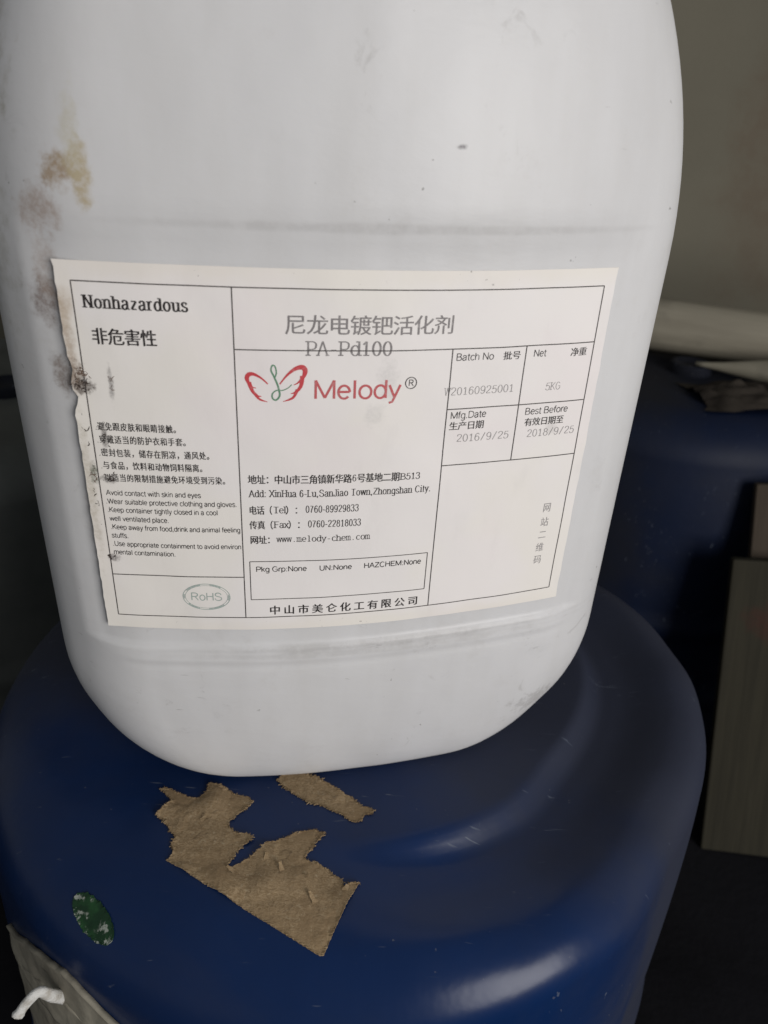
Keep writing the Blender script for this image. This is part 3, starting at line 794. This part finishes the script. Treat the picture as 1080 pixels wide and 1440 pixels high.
# the ruled table
F0, F1, FT, FB = -.1, .1, .07179, -.07179
def rule(segs, w, name):
    vs = []; fs = []
    for i, (a, b) in enumerate(segs):
        n = max(2, int(math.hypot(b[0]-a[0], b[1]-a[1])/.003))
        strip([(a[0]+(b[0]-a[0])*k/n, a[1]+(b[1]-a[1])*k/n) for k in range(n+1)], lambda t, dx, dy: w, i*1.5e-6, vs, fs)
    return to_label(name, vs, fs, I_line)
c1, c2, c3 = -.04511, .03758, .06902
r2, r3, r4, r5 = .04936, .02455, -.00045, -.05056
rule([((F0, FT), (F1, FT)), ((F0, FB), (F1, FB)), ((F0, FT), (F0, FB)), ((F1, FT), (F1, FB)), ((c1, FT), (c1, FB)), ((c2, r2), (c2, FB)),
      ((c3, r2), (c3, r4)), ((c1, r2), (F1, r2)), ((c2, r3), (F1, r3)), ((c2, r4), (F1, r4)), ((F0, r5), (c1, r5))], .00042, 'printed_table')
bx = (-.0425, .0350, -.0428, -.0622)
rule([((bx[0], bx[2]), (bx[1], bx[2])), ((bx[1], bx[2]), (bx[1], bx[3])), ((bx[1], bx[3]), (bx[0], bx[3])), ((bx[0], bx[3]), (bx[0], bx[2]))], .00036, 'printed_box')

line('Nonhazardous', -96.7, -60.1, 62.6, 4.4, I_black, 'serif', .17, track=.11)
line('非危害性', -95.2, -72.3, 49.4, 6.3, I_black, bold=.05)
for s, u0, u1, v in (('.避免跟皮肤和眼睛接触。', -98.6, -66.5, 15.6), ('.穿戴适当的防护衣和手套。', -98.6, -63.2, 10.2), ('.密封包装，储存在阴凉，通风处。', -98.6, -54.6, 4.6),
                     ('.与食品，饮料和动物饲料隔离。', -98.6, -57.6, -.9), ('.以适当的限制措施避免环境受到污染。', -98.6, -49.0, -6.3)):
    line(s, u0, u1, v, 3.6, I_black, 'serif', bold=.05, track=.10)
for s, u0, u1, v in (('Avoid contact with skin and eyes', -98.0, -60.8, -12.4), ('.Wear suitable protective clothing and gloves.', -98.6, -46.7, -16.4),
                     ('.Keep container tightly closed in a cool', -98.5, -54.5, -20.3), ('well ventilated place.', -98.0, -74.3, -24.4),
                     ('.Keep away from food,drink and animal feeling', -98.2, -45.8, -28.4), ('stuffs.', -98.2, -91.3, -32.5),
                     ('.Use appropriate containment to avoid environ', -98.3, -45.7, -36.5), ('mental contamination.', -98.3, -72.9, -40.6)):
    line(s, u0, u1, v, 2.25, I_black, 'sans', .098)
line('尼龙电镀钯活化剂', -26.8, 37.3, 55.2, 7.6, I_grey, bold=.02)
line('PA-Pd100', -18.8, 13.6, 47.5, 5.4, I_grey, 'mono', .11)
line('Melody', -16.3, 18.0, 30.6, 7.3, I_red, 'sans', .088)
line('Batch No', 39.2, 55.1, 44.7, 2.8, I_dark, 'sans', .082); line('批号', 59.1, 66.8, 44.1, 3.6, I_dark, bold=.03)
line('Net', 72.5, 78.3, 44.7, 2.8, I_dark, 'sans', .082); line('净重', 89.4, 97.1, 43.9, 3.7, I_dark, bold=.03)
line('W20160925001', 35.8, 66.0, 30.5, 3.2, I_pale, 'mono', .075); line('5KG', 80.2, 87.3, 30.1, 3.2, I_pale, 'mono', .075)
line('Mfg.Date', 39.3, 55.0, 20.4, 2.9, I_dark, 'sans', .085); line('生产日期', 39.2, 54.5, 15.3, 3.8, I_black, bold=.03)
line('2016/9/25', 42.9, 66.5, 10.0, 3.3, I_pale, 'mono', .075)
line('Best Before', 72.4, 92.7, 19.9, 2.9, I_dark, 'sans', .085); line('有效日期至', 72.9, 91.5, 14.6, 3.8, I_black, bold=.03)
line('2018/9/25', 74.8, 97.8, 9.6, 3.3, I_pale, 'mono', .075)
line('地址：中山市三角镇新华路', -42.0, -.2, -6.1, 4.3, I_black, 'serif', bold=.05); line('6', .0, 1.7, -5.3, 2.9, I_black, 'serif', .11)
line('号基地二期', 1.9, 19.8, -6.1, 4.3, I_black, bold=.05); line('B513', 20.0, 28.6, -5.5, 2.9, I_black, 'serif', .11)
line('Add: XinHua 6-Lu,SanJiao Town,Zhongshan City.', -41.7, 33.9, -11.9, 3.1, I_black, 'serif', .13, track=.07)
line('电话（', -42.0, -32.6, -20.1, 4.2, I_black, bold=.05); line('Tel', -32.2, -27.0, -19.4, 3.0, I_black, 'serif', .11); line('）：', -27.2, -20.0, -20.1, 4.2, I_black, bold=.04)
line('0760-89929833', -19.0, 3.3, -19.3, 3.2, I_black, 'serif', .12, track=.05)
line('传真（', -42.0, -32.4, -27.0, 4.2, I_black, bold=.05); line('Fax', -32.0, -26.0, -26.3, 3.0, I_black, 'serif', .11); line('）：', -26.2, -19.0, -27.0, 4.2, I_black, bold=.04)
line('0760-22818033', -18.0, 4.5, -26.3, 3.2, I_black, 'serif', .12, track=.05)
line('网址：', -42.0, -31.6, -34.1, 4.2, I_black, bold=.05); line('www.melody-chem.com', -31.0, 8.5, -33.2, 2.9, I_black, 'mono', .10)
line('Pkg Grp:None', -40.1, -18.4, -47.9, 2.5, I_black, 'sans', .10); line('UN:None', -13.1, 1.2, -48.0, 2.5, I_black, 'sans', .10)
line('HAZCHEM:None', 6.4, 32.4, -48.1, 2.6, I_black, 'sans', .10)
vs = []; fs = []
for i, c in enumerate('中山市美仑化工有限公司'):
    gv, gf, ad = cjk(c, .05); b = len(vs); ww = 4.9; st = (32.7+34.6-ww)/10
    vs += [((-34.8+i*st+p[0]*ww)/1000, (-70.6+p[1]*5.0)/1000, p[2]) for p in gv]; fs += [tuple(b+k for k in f) for f in gf]
to_label('printed_text', vs, fs, I_black)
vs = []; fs = []
for c, (u, v) in zip('网站二维码', ((90.9, -26.1), (90.9, -33.6), (90.9, -40.4), (90.7, -47.3), (90.7, -54.1))):
    gv, gf, ad = cjk(c, 0); b = len(vs)
    vs += [((u-2.0+p[0]*4.1)/1000, (v-2.6+p[1]*5.0)/1000, p[2]) for p in gv]; fs += [tuple(b+k for k in f) for f in gf]
to_label('printed_text', vs, fs, I_pale)
# RoHS oval
line('RoHS', -68.3, -54.8, -62.7, 3.9, I_rohs, 'sans', .085)
vs = []; fs = []
mm = lambda P: [(x/1000, y/1000) for x, y in P]
for i, (rx, ry, w) in enumerate(((10.0, 6.7, .32), (9.0, 5.9, .2))):
    strip(mm(arc(-61.5, -60.9, rx, ry, 0, 360, 60)), lambda t, dx, dy: w/1000, i*1e-6, vs, fs)
for i, (a0, a1) in enumerate(((50, 80), (105, 150), (170, 190), (215, 250), (275, 320), (345, 372))):
    strip(mm(arc(-61.5, -60.9, 9.5, 6.3, a0, a1, 14)), lambda t, dx, dy: .7/1000*(1 if math.sin(t*19) > -.4 else .4), 4e-6, vs, fs)
to_label('printed_emblem', vs, fs, I_rohs)
# winged emblem and the registered sign
def wings(curves, mat):
    vs = []; fs = []
    for i, (P, w0, w1, w2) in enumerate(curves):
        f = lambda t, dx, dy: (w0+(w1-w0)*ss(0, .5, t) if t < .5 else w1+(w2-w1)*ss(.5, 1, t))/1000
        strip(mm(spline(P, 9)), f, i*1.5e-6, vs, fs)
    to_label('printed_emblem', vs, fs, mat)
wings([([(-33.2,36.3),(-35.6,38.6),(-38.3,40.1),(-40.1,40.0),(-40.9,38.6),(-40.3,36.8),(-39.0,35.1),(-37.6,34.7)], .5, 1.7, .3),
       ([(-40.2,36.9),(-38.9,33.4),(-37.2,31.6),(-35.7,31.4)], 1.6, 1.1, .25), ([(-38.2,32.6),(-36.5,30.3),(-33.5,29.2)], 1.2, .8, .25),
       ([(-28.8,36.3),(-26.1,39.8),(-23.1,42.3),(-20.4,43.0),(-19.3,41.7),(-19.9,39.4),(-21.8,37.1),(-23.5,36.1)], .5, 2.0, .3),
       ([(-20.3,39.6),(-20.9,35.7),(-22.8,33.3),(-24.7,32.6)], 1.7, 1.2, .25), ([(-22.2,34.2),(-23.9,31.0),(-27.6,29.4)], 1.3, .9, .25)], I_wing)
wings([([(-24.3,36.2),(-25.8,34.8),(-27.8,33.9),(-30.1,33.8),(-31.6,32.4),(-31.5,30.6),(-30.2,30.0),(-28.9,31.7),(-29.1,34.1),(-29.8,36.6),(-30.9,39.3),(-31.9,41.7),(-31.4,43.6),(-30.4,43.1),(-30.0,40.7),(-30.7,38.6)], .35, .7, .5)], I_green)
vs = []; fs = []
strip(mm(arc(21.7, 36.4, 2.2, 2.3, 0, 360, 36)), lambda t, dx, dy: .00038, 0, vs, fs)
to_label('printed_emblem', vs, fs, I_dark)
line('R', 20.7, 22.9, 35.2, 2.5, I_dark, 'sans', .10)

# torn, blackened scratches at the label's worn left edge
def scuff(u, v, su, sv, n, w, seed, mat):
    rnd = random.Random(seed); vs = []; fs = []
    for i in range(n):
        x, y = rnd.gauss(u, su), rnd.gauss(v, sv); a = rnd.uniform(-.9, 2.2); P = [(x, y)]
        for k in range(rnd.randint(2, 5)):
            a += rnd.gauss(0, .7); l = rnd.uniform(.25, .8); x += l*math.cos(a); y += l*math.sin(a); P.append((x, y))
        ww = w*rnd.uniform(.4, 1.3)
        strip(mm(spline(P, 4)), lambda t, dx, dy: ww/1000*(.25+.75*math.sin(math.pi*min(max(t, .05), .95))), (i+10)*1.5e-6, vs, fs)
    to_label('scuff_mark', vs, fs, mat)
I_dirt = ink('ground_in_dirt', (.045, .032, .026), .35, .8)
I_dirt2 = ink('brown_dirt', (.15, .105, .08), .5, .8)
scuff(-101.2, 33.2, 1.6, 1.3, 20, .42, 1, I_dirt); scuff(-101.8, 38.5, 1.5, 1.6, 22, .45, 2, I_dirt2)
scuff(-96.2, 13.8, .9, 1.8, 8, .32, 3, I_dirt); scuff(-95.5, -4.6, 1.2, .7, 10, .45, 4, I_dirt)
scuff(-98.8, -42.0, 1.2, .6, 9, .40, 5, I_dirt); scuff(-101.8, -3.5, .5, 1.6, 9, .35, 6, I_dirt2)
scuff(-91.0, 34.8, .35, 2.2, 8, .30, 7, I_dirt2); scuff(-102.2, -15, .5, 6, 9, .3, 8, I_dirt); scuff(-102.4, 15, .5, 4, 5, .3, 9, I_dirt)
